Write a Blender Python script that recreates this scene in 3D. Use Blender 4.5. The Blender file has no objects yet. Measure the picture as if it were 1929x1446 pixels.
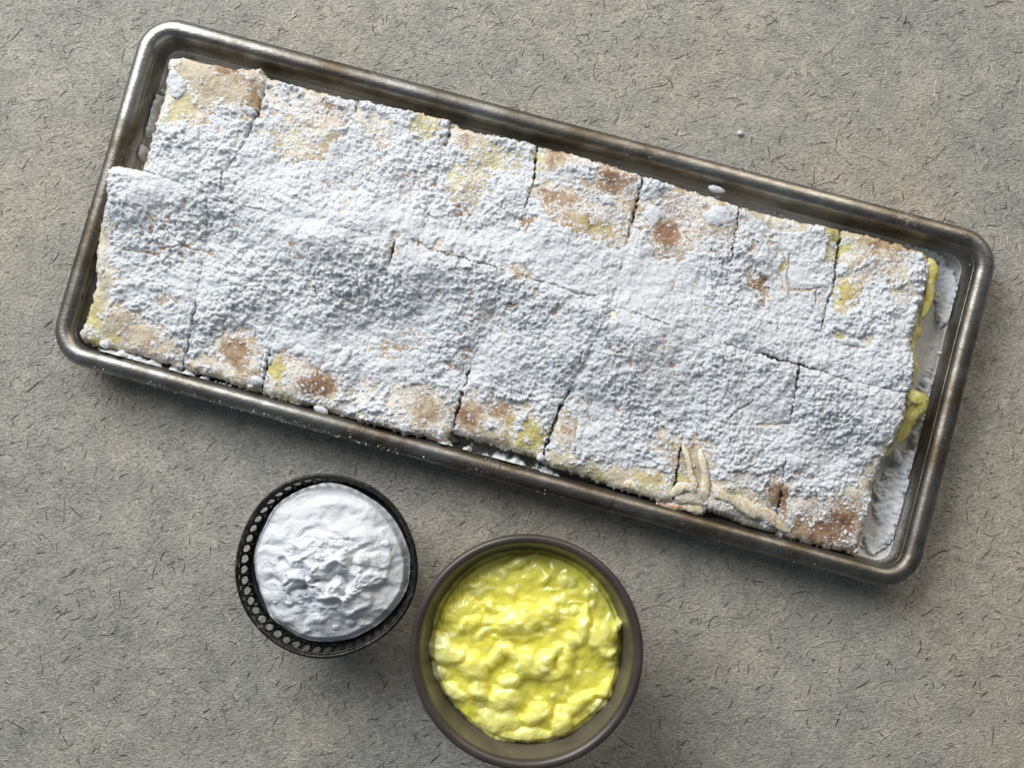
import bpy, math, random
import numpy as np
from mathutils import Matrix, Vector

# ------------------------------------------------------------------ camera, light, exposure
sc = bpy.context.scene
col = sc.collection
random.seed(7)
RNG = np.random.default_rng(7)

CAM_H, SPAN = 0.42, 0.424 / 0.42            # height over the paper, view width per metre of distance
TILT, ROLL = math.radians(3.055), math.radians(0.746)
PW, PH = 1929.0, 1446.0
cam_data = bpy.data.cameras.new('camera')
cam_data.sensor_width = 36.0
cam_data.lens = 36.0 / SPAN
cam_data.clip_start, cam_data.clip_end = 0.01, 20
cam = bpy.data.objects.new('camera', cam_data)
col.objects.link(cam)
CAM_R = Matrix.Rotation(ROLL, 3, 'Y') @ Matrix.Rotation(TILT, 3, 'X')
cam.matrix_world = Matrix.Translation((0, 0, CAM_H)) @ CAM_R.to_4x4()
sc.camera = cam

world = bpy.data.worlds.new('World')
sc.world = world
world.use_nodes = True
wb = world.node_tree.nodes['Background']
wb.inputs['Color'].default_value = (0.74, 0.87, 1.0, 1)
wb.inputs['Strength'].default_value = 0.155

def area(name, loc, target, sx, sy, power, color):
    ld = bpy.data.lights.new(name, 'AREA')
    ld.shape = 'RECTANGLE'; ld.size = sx; ld.size_y = sy
    ld.energy = power; ld.color = color
    lo = bpy.data.objects.new(name, ld)
    lo.location = loc
    lo.rotation_euler = (Vector(target) - Vector(loc)).to_track_quat('-Z', 'Y').to_euler()
    col.objects.link(lo)
    return lo
area('window_light', (-0.62, 0.86, 0.80), (0.0, 0.0, 0.0), 0.9, 0.75, 22.0, (0.985, 0.985, 0.985))
area('room_light', (0.60, 1.0, 0.75), (0.0, 0.05, 0.0), 0.8, 0.6, 7.5, (1.0, 0.87, 0.68))

sc.view_settings.view_transform = 'Standard'
sc.view_settings.look = 'None'
sc.view_settings.gamma = 1.0
sc.view_settings.exposure = 0.2
sc.cycles.max_bounces = 8
sc.cycles.use_denoising = True
sc.cycles.denoising_prefilter = 'ACCURATE'
sc.cycles.adaptive_threshold = 0.004

# ------------------------------------------------------------------ helpers
_R = np.array(CAM_R)
def at(px, py, z):
    """plan position (metres) of a spot measured in the photograph, at height z"""
    px = np.asarray(px, float); py = np.asarray(py, float)
    f = PW / SPAN
    d = np.stack([(px - PW / 2) / f, (PH / 2 - py) / f, -np.ones_like(px)], -1) @ _R.T
    s = (z - CAM_H) / d[..., 2]
    return d[..., 0] * s, d[..., 1] * s
PXM = 0.00021                                # about one photo pixel at tray height, in metres

def _h(ix, iy, seed):
    h = (ix.astype(np.int64) * 374761393 + iy.astype(np.int64) * 668265263 + seed * 1274126177) & 0xFFFFFFFF
    h = ((h ^ (h >> 13)) * 1274126177) & 0xFFFFFFFF
    h = ((h ^ (h >> 16)) * 2246822519) & 0xFFFFFFFF
    return (h ^ (h >> 15)) / 4294967296.0
def perlin(x, y, seed=0):
    ix, iy = np.floor(x), np.floor(y)
    fx, fy = x - ix, y - iy
    u = fx * fx * fx * (fx * (fx * 6 - 15) + 10); v = fy * fy * fy * (fy * (fy * 6 - 15) + 10)
    def g(dx, dy):
        a = _h(ix + dx, iy + dy, seed) * 2 * math.pi
        return np.cos(a) * (fx - dx) + np.sin(a) * (fy - dy)
    return 1.5 * ((g(0, 0) * (1 - u) + g(1, 0) * u) * (1 - v) + (g(0, 1) * (1 - u) + g(1, 1) * u) * v)
def fbm(x, y, seed=0, oct=3):
    r = 0; a = 1.0
    for i in range(oct):
        r = r + a * perlin(x * 2 ** i, y * 2 ** i, seed + i * 17); a *= 0.5
    return r
def worley(x, y, seed=0, jit=0.9):
    ix, iy = np.floor(x), np.floor(y)
    f1 = np.full(x.shape, 9.0); f2 = np.full(x.shape, 9.0); rid = np.zeros(x.shape)
    for dx in (-1, 0, 1):
        for dy in (-1, 0, 1):
            cx, cy = ix + dx, iy + dy
            qx = cx + 0.5 + (_h(cx, cy, seed) - 0.5) * jit; qy = cy + 0.5 + (_h(cx, cy, seed + 5) - 0.5) * jit
            d = np.hypot(x - qx, y - qy)
            c = d < f1
            f2 = np.where(c, f1, np.minimum(f2, d)); rid = np.where(c, _h(cx, cy, seed + 9), rid); f1 = np.where(c, d, f1)
    return f1, f2, rid
def smooth(a, b, x):
    t = np.clip((x - a) / (b - a), 0, 1)
    return t * t * (3 - 2 * t)
def seg_dist(px, py, pts):
    """distance to a polyline and the 0..1 parameter along it"""
    pts = np.asarray(pts, float)
    L = np.r_[0, np.cumsum(np.hypot(*(pts[1:] - pts[:-1]).T))]
    best = np.full(px.shape, 1e9); par = np.zeros(px.shape)
    for i in range(len(pts) - 1):
        ax, ay = pts[i]; bx, by = pts[i + 1]
        vx, vy = bx - ax, by - ay; l2 = vx * vx + vy * vy
        t = np.clip(((px - ax) * vx + (py - ay) * vy) / l2, 0, 1)
        d = np.hypot(px - ax - t * vx, py - ay - t * vy)
        c = d < best
        par = np.where(c, (L[i] + t * math.sqrt(l2)) / L[-1], par); best = np.where(c, d, best)
    return best, par
def inside(px, py, poly):
    r = np.zeros(px.shape, bool); n = len(poly)
    for i in range(n):
        x1, y1 = poly[i]; x2, y2 = poly[(i + 1) % n]
        if y1 == y2: continue
        c = ((y1 > py) != (y2 > py)) & (px < (x2 - x1) * (py - y1) / (y2 - y1) + x1)
        r ^= c
    return r
def ellip(px, py, x, y, rx, ry, ang=0):
    a = math.radians(ang); dx, dy = px - x, py - y
    return np.hypot((dx * math.cos(a) + dy * math.sin(a)) / rx, (-dx * math.sin(a) + dy * math.cos(a)) / ry)

def link(name, me, mat, parent=None):
    o = bpy.data.objects.new(name, me); col.objects.link(o)
    if mat: me.materials.append(mat)
    if parent: o.parent = parent
    return o
def empty(name, loc):
    o = bpy.data.objects.new(name, None); o.location = loc; o.empty_display_size = 0.01
    col.objects.link(o); return o
def tag(o, label=None, cat=None, group=None, kind=None):
    if label: o['label'] = label
    if cat: o['category'] = cat
    if group: o['group'] = group
    if kind: o['kind'] = kind
    return o
def np_mesh(name, V, F, smooth_=True, attrs=None):
    V = np.asarray(V, np.float32); F = np.asarray(F, np.int32)
    k = F.shape[1]
    me = bpy.data.meshes.new(name)
    me.vertices.add(len(V)); me.vertices.foreach_set('co', V.ravel())
    me.loops.add(F.size); me.loops.foreach_set('vertex_index', F.ravel())
    me.polygons.add(len(F)); me.polygons.foreach_set('loop_start', np.arange(0, F.size, k, dtype=np.int32))
    me.polygons.foreach_set('use_smooth', np.full(len(F), smooth_))
    if attrs:
        for n, a in attrs.items():
            at_ = me.attributes.new(n, 'FLOAT', 'POINT'); at_.data.foreach_set('value', np.asarray(a, np.float32))
    me.update(); me.validate()
    return me
def height_mesh(name, X, Y, Z, fm, origin=(0, 0, 0), attrs=None, skirt=None):
    """quads of a grid where fm is true; skirt = height its open border falls to"""
    nr, nc = X.shape
    I = np.arange(nr * nc).reshape(nr, nc)
    F = np.stack([I[:-1, :-1], I[1:, :-1], I[1:, 1:], I[:-1, 1:]], -1)[fm]   # rows run down the picture
    if len(F) == 0: return None
    V = np.stack([X, Y, Z], -1).reshape(-1, 3)
    A = {k: v.reshape(-1) for k, v in (attrs or {}).items()}
    used, inv = np.unique(F, return_inverse=True)
    F = inv.reshape(F.shape); V = V[used]; A = {k: v[used] for k, v in A.items()}
    if skirt is not None:
        E = np.concatenate([F[:, [i, (i + 1) % 4]] for i in range(4)])
        key = np.sort(E, 1); k1 = key[:, 0].astype(np.int64) * (len(V) + 1) + key[:, 1]
        u, first, cnt = np.unique(k1, return_index=True, return_counts=True)
        B = E[first[cnt == 1]]
        bv, binv = np.unique(B, return_inverse=True); binv = binv.reshape(B.shape)
        low = V[bv].copy(); low[:, 2] = np.minimum(low[:, 2] - 1e-4, low[:, 2] * 0 + skirt if np.isscalar(skirt) else low[:, 2])
        n0 = len(V)
        V = np.concatenate([V, low]); A = {k: np.concatenate([v, v[bv]]) for k, v in A.items()}
        F = np.concatenate([F, np.stack([B[:, 1], B[:, 0], n0 + binv[:, 0], n0 + binv[:, 1]], -1)])
    return np_mesh(name, V - np.array(origin), F, True, A)
def lathe(name, prof, n=96, wob=None):
    V = []
    for i in range(n):
        a = 2 * math.pi * i / n
        for r, z in prof:
            k = r * (1 + (wob(a) if wob else 0))
            V.append((k * math.cos(a), k * math.sin(a), z))
    m = len(prof); F = []
    for i in range(n):
        j = (i + 1) % n
        for k in range(m - 1):
            F.append((i * m + k, j * m + k, j * m + k + 1, i * m + k + 1))
    return np_mesh(name, V, F)
def tube(name, pts, rad, n=10, flat=1.0, closed=False, wig=0.0, seed=0):
    """tube through points; rad a number or list; flat squeezes it in z"""
    P = [Vector(p) for p in pts]
    if not closed:                            # resample smoothly
        Q = []; Rr = []
        rl = rad if isinstance(rad, (list, tuple)) else [rad] * len(P)
        for i in range(len(P) - 1):
            p0 = P[max(i - 1, 0)]; p1 = P[i]; p2 = P[i + 1]; p3 = P[min(i + 2, len(P) - 1)]
            for k in range(6):
                t = k / 6
                Q.append(0.5 * ((2 * p1) + (p2 - p0) * t + (2 * p0 - 5 * p1 + 4 * p2 - p3) * t * t + (3 * p1 - p0 - 3 * p2 + p3) * t ** 3))
                Rr.append(rl[i] * (1 - t) + rl[i + 1] * t)
        Q.append(P[-1]); Rr.append(rl[-1]); P = Q
    else: Rr = rad if isinstance(rad, (list, tuple)) else [rad] * len(P)
    V = []; F = []; m = len(P); rr = random.Random(seed)
    for i in range(m):
        if closed: tg = (P[(i + 1) % m] - P[i - 1]).normalized()
        else: tg = (P[min(i + 1, m - 1)] - P[max(i - 1, 0)]).normalized()
        side = tg.cross(Vector((0, 0, 1)))
        side = side.normalized() if side.length > 1e-6 else Vector((1, 0, 0))
        up = side.cross(tg).normalized()
        e = 1.0
        if not closed:
            s = min(i, m - 1 - i)
            e = (0.3, 0.65, 0.9)[s] if s < 3 else 1.0
        for k in range(n):
            a = 2 * math.pi * k / n
            r = Rr[i] * e * (1 + wig * (rr.random() - .5) + (0 if closed else 0.35 * math.sin(i * 0.9 + k * 2.1 + seed) * math.sin(i * 0.43 + seed * 1.7)))
            V.append(P[i] + side * (math.cos(a) * r) + up * (math.sin(a) * r * flat))
    for i in range(m if closed else m - 1):
        j = (i + 1) % m
        for k in range(n):
            F.append((i * n + k, i * n + (k + 1) % n, j * n + (k + 1) % n, j * n + k))
    if not closed:
        for b, rev in ((0, True), ((m - 1) * n, False)):
            V.append(P[0] if rev else P[-1]); c = len(V) - 1
            for k in range(0, n, 2):
                q = (b + k, b + (k + 1) % n, b + (k + 2) % n, c)
                F.append(q if not rev else q[::-1])
    return np_mesh(name, [tuple(v) for v in V], F)

# ------------------------------------------------------------------ materials
class Mat:
    def __init__(s, name):
        s.m = bpy.data.materials.new(name); s.m.use_nodes = True
        s.t = s.m.node_tree; s.b = s.t.nodes['Principled BSDF']
        s.co = s.n('ShaderNodeTexCoord').outputs['Object']
    def n(s, ty, **kw):
        x = s.t.nodes.new(ty)
        for k, v in kw.items(): setattr(x, k, v)
        return x
    def l(s, a, b): s.t.links.new(a, b)
    def set(s, **kw):
        for k, v in kw.items():
            s.b.inputs[k.replace('_', ' ')].default_value = v
    def noise(s, scale, detail=3, rough=0.55, vec=None, dist=0.0):
        x = s.n('ShaderNodeTexNoise'); x.inputs['Scale'].default_value = scale
        x.inputs['Detail'].default_value = detail; x.inputs['Roughness'].default_value = rough
        x.inputs['Distortion'].default_value = dist
        s.l(vec or s.co, x.inputs['Vector']); return x.outputs['Fac']
    def scaled(s, v, rot=0.0):
        x = s.n('ShaderNodeMapping'); x.inputs['Scale'].default_value = v; x.inputs['Rotation'].default_value = (0, 0, rot)
        s.l(s.co, x.inputs['Vector']); return x.outputs['Vector']
    def vor(s, scale, feature='F1', vec=None):
        x = s.n('ShaderNodeTexVoronoi'); x.feature = feature; x.inputs['Scale'].default_value = scale
        s.l(vec or s.co, x.inputs['Vector']); return x.outputs['Distance']
    def attr(s, name):
        x = s.n('ShaderNodeAttribute'); x.attribute_name = name; return x.outputs['Fac']
    def ramp(s, fac, stops):
        x = s.n('ShaderNodeValToRGB'); e = x.color_ramp.elements
        while len(e) < len(stops): e.new(0.5)
        for k, (p, c) in enumerate(stops):
            e[k].position = p; e[k].color = (*c, 1) if not isinstance(c, float) else (c, c, c, 1)
        s.l(fac, x.inputs['Fac']); return x.outputs['Color']
    def mix(s, fac, a, b, mode='MIX'):
        x = s.n('ShaderNodeMix', data_type='RGBA', blend_type=mode)
        for v, i in ((fac, 0), (a, 6), (b, 7)):
            if hasattr(v, 'is_linked'): s.l(v, x.inputs[i])
            elif isinstance(v, (int, float)): x.inputs[i].default_value = v
            else: x.inputs[i].default_value = (*v, 1)
        return x.outputs[2]
    def math(s, op, a, b=0.0, c=None):
        x = s.n('ShaderNodeMath', operation=op)
        for v, i in ((a, 0), (b, 1), (c, 2)):
            if v is None: continue
            if hasattr(v, 'is_linked'): s.l(v, x.inputs[i])
            else: x.inputs[i].default_value = v
        return x.outputs[0]
    def bump(s, h, strength, dist, prev=None):
        x = s.n('ShaderNodeBump'); x.inputs['Strength'].default_value = strength; x.inputs['Distance'].default_value = dist
        s.l(h, x.inputs['Height'])
        if prev: s.l(prev, x.inputs['Normal'])
        return x.outputs['Normal']
    def out(s, color=None, rough=None, normal=None, metal=None):
        if color is not None: s.l(color, s.b.inputs['Base Color'])
        if rough is not None: s.l(rough, s.b.inputs['Roughness'])
        if normal is not None: s.l(normal, s.b.inputs['Normal'])
        if metal is not None: s.l(metal, s.b.inputs['Metallic'])
        return s.m

def m_paper():
    k = Mat('paper')
    k.set(Roughness=0.95, Specular_IOR_Level=0.1)
    big = k.noise(7, 6, 0.66); mid = k.noise(70, 5, 0.65)
    fib = k.noise(1100, 4, 0.7, k.scaled((0.65, 1.0, 1.0), math.radians(-30)))
    c = k.ramp(big, [(0.34, (0.36, 0.36, 0.34)), (0.5, (0.42, 0.41, 0.375)), (0.64, (0.47, 0.435, 0.37))])
    c = k.mix(0.5, c, k.ramp(mid, [(0.32, (0.58, 0.60, 0.62)), (0.68, (1.22, 1.18, 1.12))]), 'MULTIPLY')
    c = k.mix(0.9, c, k.ramp(fib, [(0.3, 0.55), (0.55, 1.0), (0.75, 1.3)]), 'MULTIPLY')
    n = k.bump(fib, 1.0, 0.0012)
    return k.out(c, None, n)
def m_fibre():
    k = Mat('paper_fibre')
    k.set(Roughness=0.9, Specular_IOR_Level=0.15)
    tone = k.attr('tone')
    c = k.ramp(tone, [(0.0, (0.015, 0.014, 0.012)), (0.18, (0.05, 0.044, 0.037)), (0.3, (0.18, 0.165, 0.14)), (0.45, (0.32, 0.315, 0.295)), (0.75, (0.44, 0.43, 0.395)), (1.0, (0.62, 0.60, 0.545))])
    big = k.noise(7, 6, 0.66); mid = k.noise(70, 5, 0.65)
    c = k.mix(0.8, c, k.ramp(big, [(0.34, (0.92, 0.94, 0.92)), (0.5, (1.04, 1.02, 0.96)), (0.64, (1.13, 1.05, 0.93))]), 'MULTIPLY')
    c = k.mix(0.5, c, k.ramp(mid, [(0.32, (0.62, 0.64, 0.66)), (0.68, (1.2, 1.17, 1.12))]), 'MULTIPLY')
    return k.out(c)
def m_sugar(name='icing_sugar', col_=(0.69, 0.72, 0.765)):
    k = Mat(name)
    k.set(Roughness=1.0, Specular_IOR_Level=0.05, Base_Color=(*col_, 1))
    n = k.bump(k.noise(2300, 3, 0.6), 0.9, 0.0008)
    return k.out(None, None, n)
def m_crust():
    k = Mat('baked_dough')
    k.set(Roughness=0.62, Specular_IOR_Level=0.35)
    br, ye = k.attr('brown'), k.attr('yellow')
    nz = k.noise(330, 5, 0.65)
    fine = k.noise(1500, 3, 0.7)
    base = k.ramp(nz, [(0.3, (0.44, 0.385, 0.28)), (0.7, (0.57, 0.52, 0.41))])
    base = k.mix(ye, base, k.ramp(nz, [(0.3, (0.42, 0.36, 0.09)), (0.7, (0.58, 0.53, 0.22))]))
    low = k.noise(120, 4, 0.6)
    m = k.math('ADD', br, k.math('ADD', k.math('MULTIPLY', k.math('SUBTRACT', nz, 0.5), 0.9), k.math('MULTIPLY', k.math('SUBTRACT', low, 0.5), 0.9)))
    f = k.ramp(m, [(0.15, 0.0), (0.95, 1.0)])
    f = k.math('MULTIPLY', f, k.ramp(br, [(0.0, 0.0), (0.2, 1.0)]))
    gold = k.ramp(fine, [(0.3, (0.42, 0.30, 0.18)), (0.7, (0.50, 0.37, 0.23))])
    base = k.mix(k.math('MULTIPLY', f, 0.9), base, gold)
    f2 = k.ramp(m, [(0.38, 0.0), (0.95, 1.0)])
    base = k.mix(f2, base, k.ramp(fine, [(0.3, (0.19, 0.10, 0.056)), (0.7, (0.31, 0.18, 0.105))]))
    dn = k.noise(1100, 4, 0.75)
    veil = k.attr('veil')
    dust = k.ramp(k.math('ADD', dn, k.math('MULTIPLY', k.math('SUBTRACT', veil, 0.35), 0.30)), [(0.48, 0.0), (0.68, 1.0)])
    base = k.mix(k.math('MULTIPLY', dust, 0.85), base, (0.78, 0.78, 0.78))
    n = k.bump(fine, 0.25, 0.0005, k.bump(nz, 0.7, 0.0022))
    return k.out(base, None, n)
def m_filling(name='apple_filling'):
    k = Mat(name)
    k.set(Roughness=0.28, Specular_IOR_Level=0.5, Subsurface_Weight=0.7, Subsurface_Radius=(0.0030, 0.0026, 0.0006), Subsurface_Scale=1.0)
    nz = k.noise(220, 4, 0.6)
    c = k.ramp(nz, [(0.3, (0.50, 0.43, 0.08)), (0.55, (0.64, 0.57, 0.19)), (0.75, (0.74, 0.70, 0.40))])
    d = k.ramp(k.noise(900, 4, 0.75), [(0.52, 0.0), (0.66, 1.0)])
    c = k.mix(k.math('MULTIPLY', d, 0.5), c, (0.8, 0.8, 0.76))
    return k.out(c, None, k.bump(nz, 0.5, 0.002))
def m_strip():
    k = Mat('dough_strip')
    k.set(Roughness=0.45, Specular_IOR_Level=0.4, Subsurface_Weight=0.15, Subsurface_Radius=(0.002, 0.0015, 0.0006), Subsurface_Scale=1.0)
    nz = k.noise(120, 3, 0.6); st = k.noise(420, 3, 0.6)
    c = k.ramp(nz, [(0.35, (0.52, 0.45, 0.27)), (0.55, (0.60, 0.50, 0.30)), (0.66, (0.40, 0.19, 0.07))])
    d = k.ramp(k.noise(700, 4, 0.75), [(0.44, 0.0), (0.6, 1.0)])
    c = k.mix(k.math('MULTIPLY', d, 0.8), c, (0.8, 0.79, 0.77))
    return k.out(c, None, k.bump(st, 0.4, 0.001))
def m_custard():
    k = Mat('yellow_custard')
    k.set(Specular_IOR_Level=0.7, Coat_Weight=0.2, Coat_Roughness=0.1, Subsurface_Weight=0.85, Subsurface_Radius=(0.0048, 0.0042, 0.0014), Subsurface_Scale=1.0)
    pale = k.attr('pale')
    nz = k.noise(160, 4, 0.6)
    c = k.ramp(nz, [(0.3, (0.78, 0.72, 0.08)), (0.6, (0.83, 0.79, 0.15)), (0.8, (0.85, 0.83, 0.25))])
    c = k.mix(pale, c, k.ramp(nz, [(0.3, (0.80, 0.79, 0.28)), (0.7, (0.86, 0.86, 0.45))]))
    r = k.ramp(k.noise(400, 3), [(0.3, 0.16), (0.7, 0.42)])
    n = k.bump(k.noise(420, 3, 0.5), 0.3, 0.0010)
    return k.out(c, r, n)
def m_steel(name, floor=False, wall=False):
    k = Mat(name)
    k.set(Specular_IOR_Level=0.5)
    big = k.noise(16, 4, 0.65, None, 0.6); mid = k.noise(130, 4, 0.7)
    scr = k.noise(1500, 3, 0.6, k.scaled((0.25, 1, 1), math.radians(-55)))
    pat = k.math('ADD', k.math('MULTIPLY', big, 0.75), k.math('MULTIPLY', mid, 0.25))
    c = k.ramp(pat, [(0.38, (0.36, 0.36, 0.345)), (0.50, (0.22, 0.21, 0.19)), (0.60, (0.13, 0.108, 0.08)), (0.70, (0.12, 0.07, 0.035))])
    if floor: c = k.mix(0.75, c, (0.15, 0.14, 0.13))
    c = k.mix(0.55, c, k.ramp(scr, [(0.3, 0.55), (0.7, 1.2)]), 'MULTIPLY')
    rough = k.ramp(pat, [(0.35, 0.36), (0.6, 0.48), (0.7, 0.6)])
    sp = k.noise(1700, 3, 0.7); pz = k.noise(45, 4, 0.7)
    if floor:
        d1 = k.ramp(k.math('ADD', k.math('MULTIPLY', sp, 0.5), k.math('MULTIPLY', pz, 0.5)), [(0.36, 0.4), (0.52, 1.0)])
        dust = k.math('MULTIPLY', d1, 0.85)
    else:
        dust = k.ramp(k.math('ADD', k.math('MULTIPLY', sp, 0.6), k.math('MULTIPLY', pz, 0.4)), [(0.60, 0.0), (0.68, 0.85)])
    if wall:                                  # sugar clings to the lower part of the wall
        sx = k.n('ShaderNodeSeparateXYZ'); k.l(k.co, sx.inputs[0])
        up = k.math('MULTIPLY', k.math('SUBTRACT', 0.008, sx.outputs['Z']), 26.0)
        dust = k.math('MULTIPLY', k.ramp(k.math('ADD', up, k.math('ADD', k.math('MULTIPLY', sp, 0.4), k.math('MULTIPLY', k.noise(14, 3, 0.6), 0.6))), [(0.45, 0.0), (0.62, 1.0)]), 0.7)
    c = k.mix(dust, c, (0.70, 0.70, 0.71) if floor else (0.75, 0.75, 0.75))
    rough = k.mix(dust, rough, (0.9, 0.9, 0.9))
    metal = k.math('SUBTRACT', 1.0, dust)
    n = k.bump(scr, 0.25, 0.0004, k.bump(mid, 0.25, 0.0008))
    return k.out(c, rough, n, metal)
def m_pewter():
    k = Mat('dark_pewter')
    k.set(Metallic=0.9)
    nz = k.noise(300, 4, 0.7)
    c = k.ramp(nz, [(0.35, (0.018, 0.017, 0.016)), (0.6, (0.05, 0.048, 0.045)), (0.78, (0.26, 0.25, 0.23))])
    return k.out(c, k.ramp(nz, [(0.3, 0.3), (0.7, 0.55)]), k.bump(k.noise(900, 3), 0.5, 0.0006))
def m_liner():
    k = Mat('bluish_cup')
    k.set(Roughness=0.3, Metallic=0.5)
    c = k.ramp(k.noise(120, 3), [(0.3, (0.10, 0.11, 0.14)), (0.7, (0.22, 0.24, 0.30))])
    return k.out(c)
def m_stone():
    k = Mat('brown_stoneware')
    k.set(Specular_IOR_Level=0.5, Coat_Weight=0.15, Coat_Roughness=0.3)
    a = k.noise(60, 4, 0.6); sp = k.noise(2200, 3, 0.7)
    c = k.ramp(a, [(0.3, (0.034, 0.027, 0.023)), (0.6, (0.050, 0.040, 0.034)), (0.75, (0.066, 0.048, 0.039))])
    c = k.mix(0.6, c, k.ramp(sp, [(0.35, 0.55), (0.6, 1.25)]), 'MULTIPLY')
    return k.out(c, k.ramp(sp, [(0.3, 0.32), (0.7, 0.5)]), k.bump(sp, 0.12, 0.0004))
def m_stone_in():
    k = Mat('taupe_glaze')
    k.set(Specular_IOR_Level=0.5, Coat_Weight=0.2, Coat_Roughness=0.25)
    a = k.noise(50, 4, 0.6); sp = k.noise(1800, 3, 0.7)
    c = k.ramp(a, [(0.3, (0.075, 0.066, 0.052)), (0.7, (0.11, 0.096, 0.076))])
    c = k.mix(0.5, c, k.ramp(sp, [(0.35, 0.6), (0.6, 1.2)]), 'MULTIPLY')
    return k.out(c, k.ramp(sp, [(0.3, 0.3), (0.7, 0.45)]), k.bump(sp, 0.1, 0.0004))
M = dict(paper=m_paper(), fibre=m_fibre(), sugar=m_sugar(), crust=m_crust(), filling=m_filling(), strip=m_strip(),
         custard=m_custard(), rim=m_steel('worn_tin'), pan=m_steel('dusted_tin', True), wall=m_steel('stained_tin', False, True), pewter=m_pewter(),
         liner=m_liner(), stone=m_stone(), stone_in=m_stone_in())

# ------------------------------------------------------------------ the paper the things stand on
gx, gy = np.meshgrid(np.linspace(-0.42, 0.42, 281), np.linspace(0.36, -0.32, 227))
def paper_z(x, y):
    return 0.00045 * perlin(x * 22, y * 22, 3) + 0.00022 * perlin(x * 60, y * 60, 4) - 0.0006
me = height_mesh('paper', gx, gy, paper_z(gx, gy), np.ones((gx.shape[0] - 1, gx.shape[1] - 1), bool), skirt=-0.003)
paper = tag(link('paper_sheet', me, M['paper']), 'grey handmade paper sheet flecked with dark fibres under everything', 'paper', kind='structure')

def fibres(n, lmin, lmax, w, hgt, t0, t1, ang_mu, ang_sd, curl, seg=4):
    x = RNG.uniform(-0.265, 0.265, n); y = RNG.uniform(-0.20, 0.235, n)
    L = RNG.uniform(lmin, lmax, n) ; a = RNG.normal(ang_mu, ang_sd, n); da = RNG.normal(0, curl, n)
    W = w * RNG.uniform(0.6, 1.3, n); Hh = hgt * RNG.uniform(0.5, 1.2, n); T = RNG.uniform(t0, t1, n)
    V = []; pts = []
    cx, cy, ca = x.copy(), y.copy(), a - da
    step = L / seg
    for i in range(seg + 1):
        pts.append((cx.copy(), cy.copy(), ca.copy()))
        cx = cx + np.cos(ca) * step; cy = cy + np.sin(ca) * step; ca = ca + da * 2 / seg + RNG.normal(0, 0.12, n)
    rows = []
    for i, (qx, qy, qa) in enumerate(pts):
        tp = (0.35, 0.9, 1.0, 0.9, 0.35)[i] if seg == 4 else math.sin(math.pi * (i + 0.4) / (seg + 0.8))
        z = paper_z(qx, qy)
        nx, ny = -np.sin(qa), np.cos(qa)
        rows.append(np.stack([qx + nx * W * tp / 2, qy + ny * W * tp / 2, z - 0.00008], -1))
        rows.append(np.stack([qx, qy, z + Hh * tp], -1))
        rows.append(np.stack([qx - nx * W * tp / 2, qy - ny * W * tp / 2, z - 0.00008], -1))
    V = np.stack(rows, 1)
    m = 3 * (seg + 1)
    f = []
    for i in range(seg):
        for k in (0, 1):
            f.append((3 * i + k, 3 * i + k + 1, 3 * i + k + 4, 3 * i + k + 3))
    f = np.array(f)[:, ::-1]
    F = (np.arange(n)[:, None, None] * m + f[None]).reshape(-1, 4)
    return V.reshape(-1, 3), F, np.repeat(T, m)
Vs, Fs, Ts, off = [], [], [], 0
for args in ((60000, .0012, .0050, .00032, .00025, .36, 1.0, .55, 1.0, .25, 3),
             (5000, .0010, .0040, .00030, .00028, .24, .42, .5, .9, .2, 3),
             (3600, .0012, .0050, .00036, .00030, .0, .2, .8, .8, .2, 3),
             (900, .005, .011, .00032, .00036, .02, 1.0, .6, .8, .5, 4)):
    v, f, t = fibres(*args)
    Vs.append(v); Fs.append(f + off); Ts.append(t); off += len(v)
o = link('fibre', np_mesh('fibre', np.concatenate(Vs), np.concatenate(Fs), True, {'tone': np.concatenate(Ts)}), M['fibre'], paper)
tag(o, 'light and dark hair-like fibres matted into the paper', kind='stuff')

# ------------------------------------------------------------------ the baking tray
TC = (-0.0010, 0.0565); TA = -0.26627; TL, TW, TR = 0.3592, 0.1472, 0.0155
def rr_path(off, ncor=14, nl=60, nw=24):
    hx, hy, r = TL / 2 - off, TW / 2 - off, max(TR - off, 0.0015)
    P = []
    cs = [(hx - r, hy - r, 0), (-hx + r, hy - r, 90), (-hx + r, -hy + r, 180), (hx - r, -hy + r, 270)]
    for i, (cx, cy, a0) in enumerate(cs):
        for k in range(ncor + 1):
            a = math.radians(a0 + 90 * k / ncor); P.append((cx + r * math.cos(a), cy + r * math.sin(a)))
        nx_, ny_, na = cs[(i + 1) % 4]
        a = math.radians(na); ex, ey = nx_ + r * math.cos(a), ny_ + r * math.sin(a)
        sx, sy = P[-1]; m = nl if i % 2 == 0 else nw
        for k in range(1, m): P.append((sx + (ex - sx) * k / m, sy + (ey - sy) * k / m))
    return np.array(P)
def sweep(prof):
    rows = []
    for off, z in prof:
        p = rr_path(off / 1000); w = 0.0002 * np.sin(np.arange(len(p)) * 0.11) + 0.00015 * np.sin(np.arange(len(p)) * 0.37)
        rows.append(np.c_[p, np.full(len(p), z / 1000) + w * min(1, z / 10)])
    V = np.stack(rows, 0); m, n = V.shape[:2]
    I = np.arange(m * n).reshape(m, n); J = np.roll(I, -1, 1)
    F = np.stack([I[:-1], J[:-1], J[1:], I[1:]], -1).reshape(-1, 4)
    return V.reshape(-1, 3), F, n, m
tray = empty('baking_tray', (TC[0], TC[1], 0.0)); tray.rotation_euler = (0, 0, TA)
tag(tray, 'long worn metal baking tray with rolled brown rim holding the pastry', 'tray')
V, F, n, m = sweep([((4.4 - 4.4 * math.cos(math.radians(a_))) if a_ < 90 else (4.4 - 3.5 * math.cos(math.radians(a_))), 13.4 + 3.8 * math.sin(math.radians(a_))) for a_ in range(-60, 184, 12)])
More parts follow.
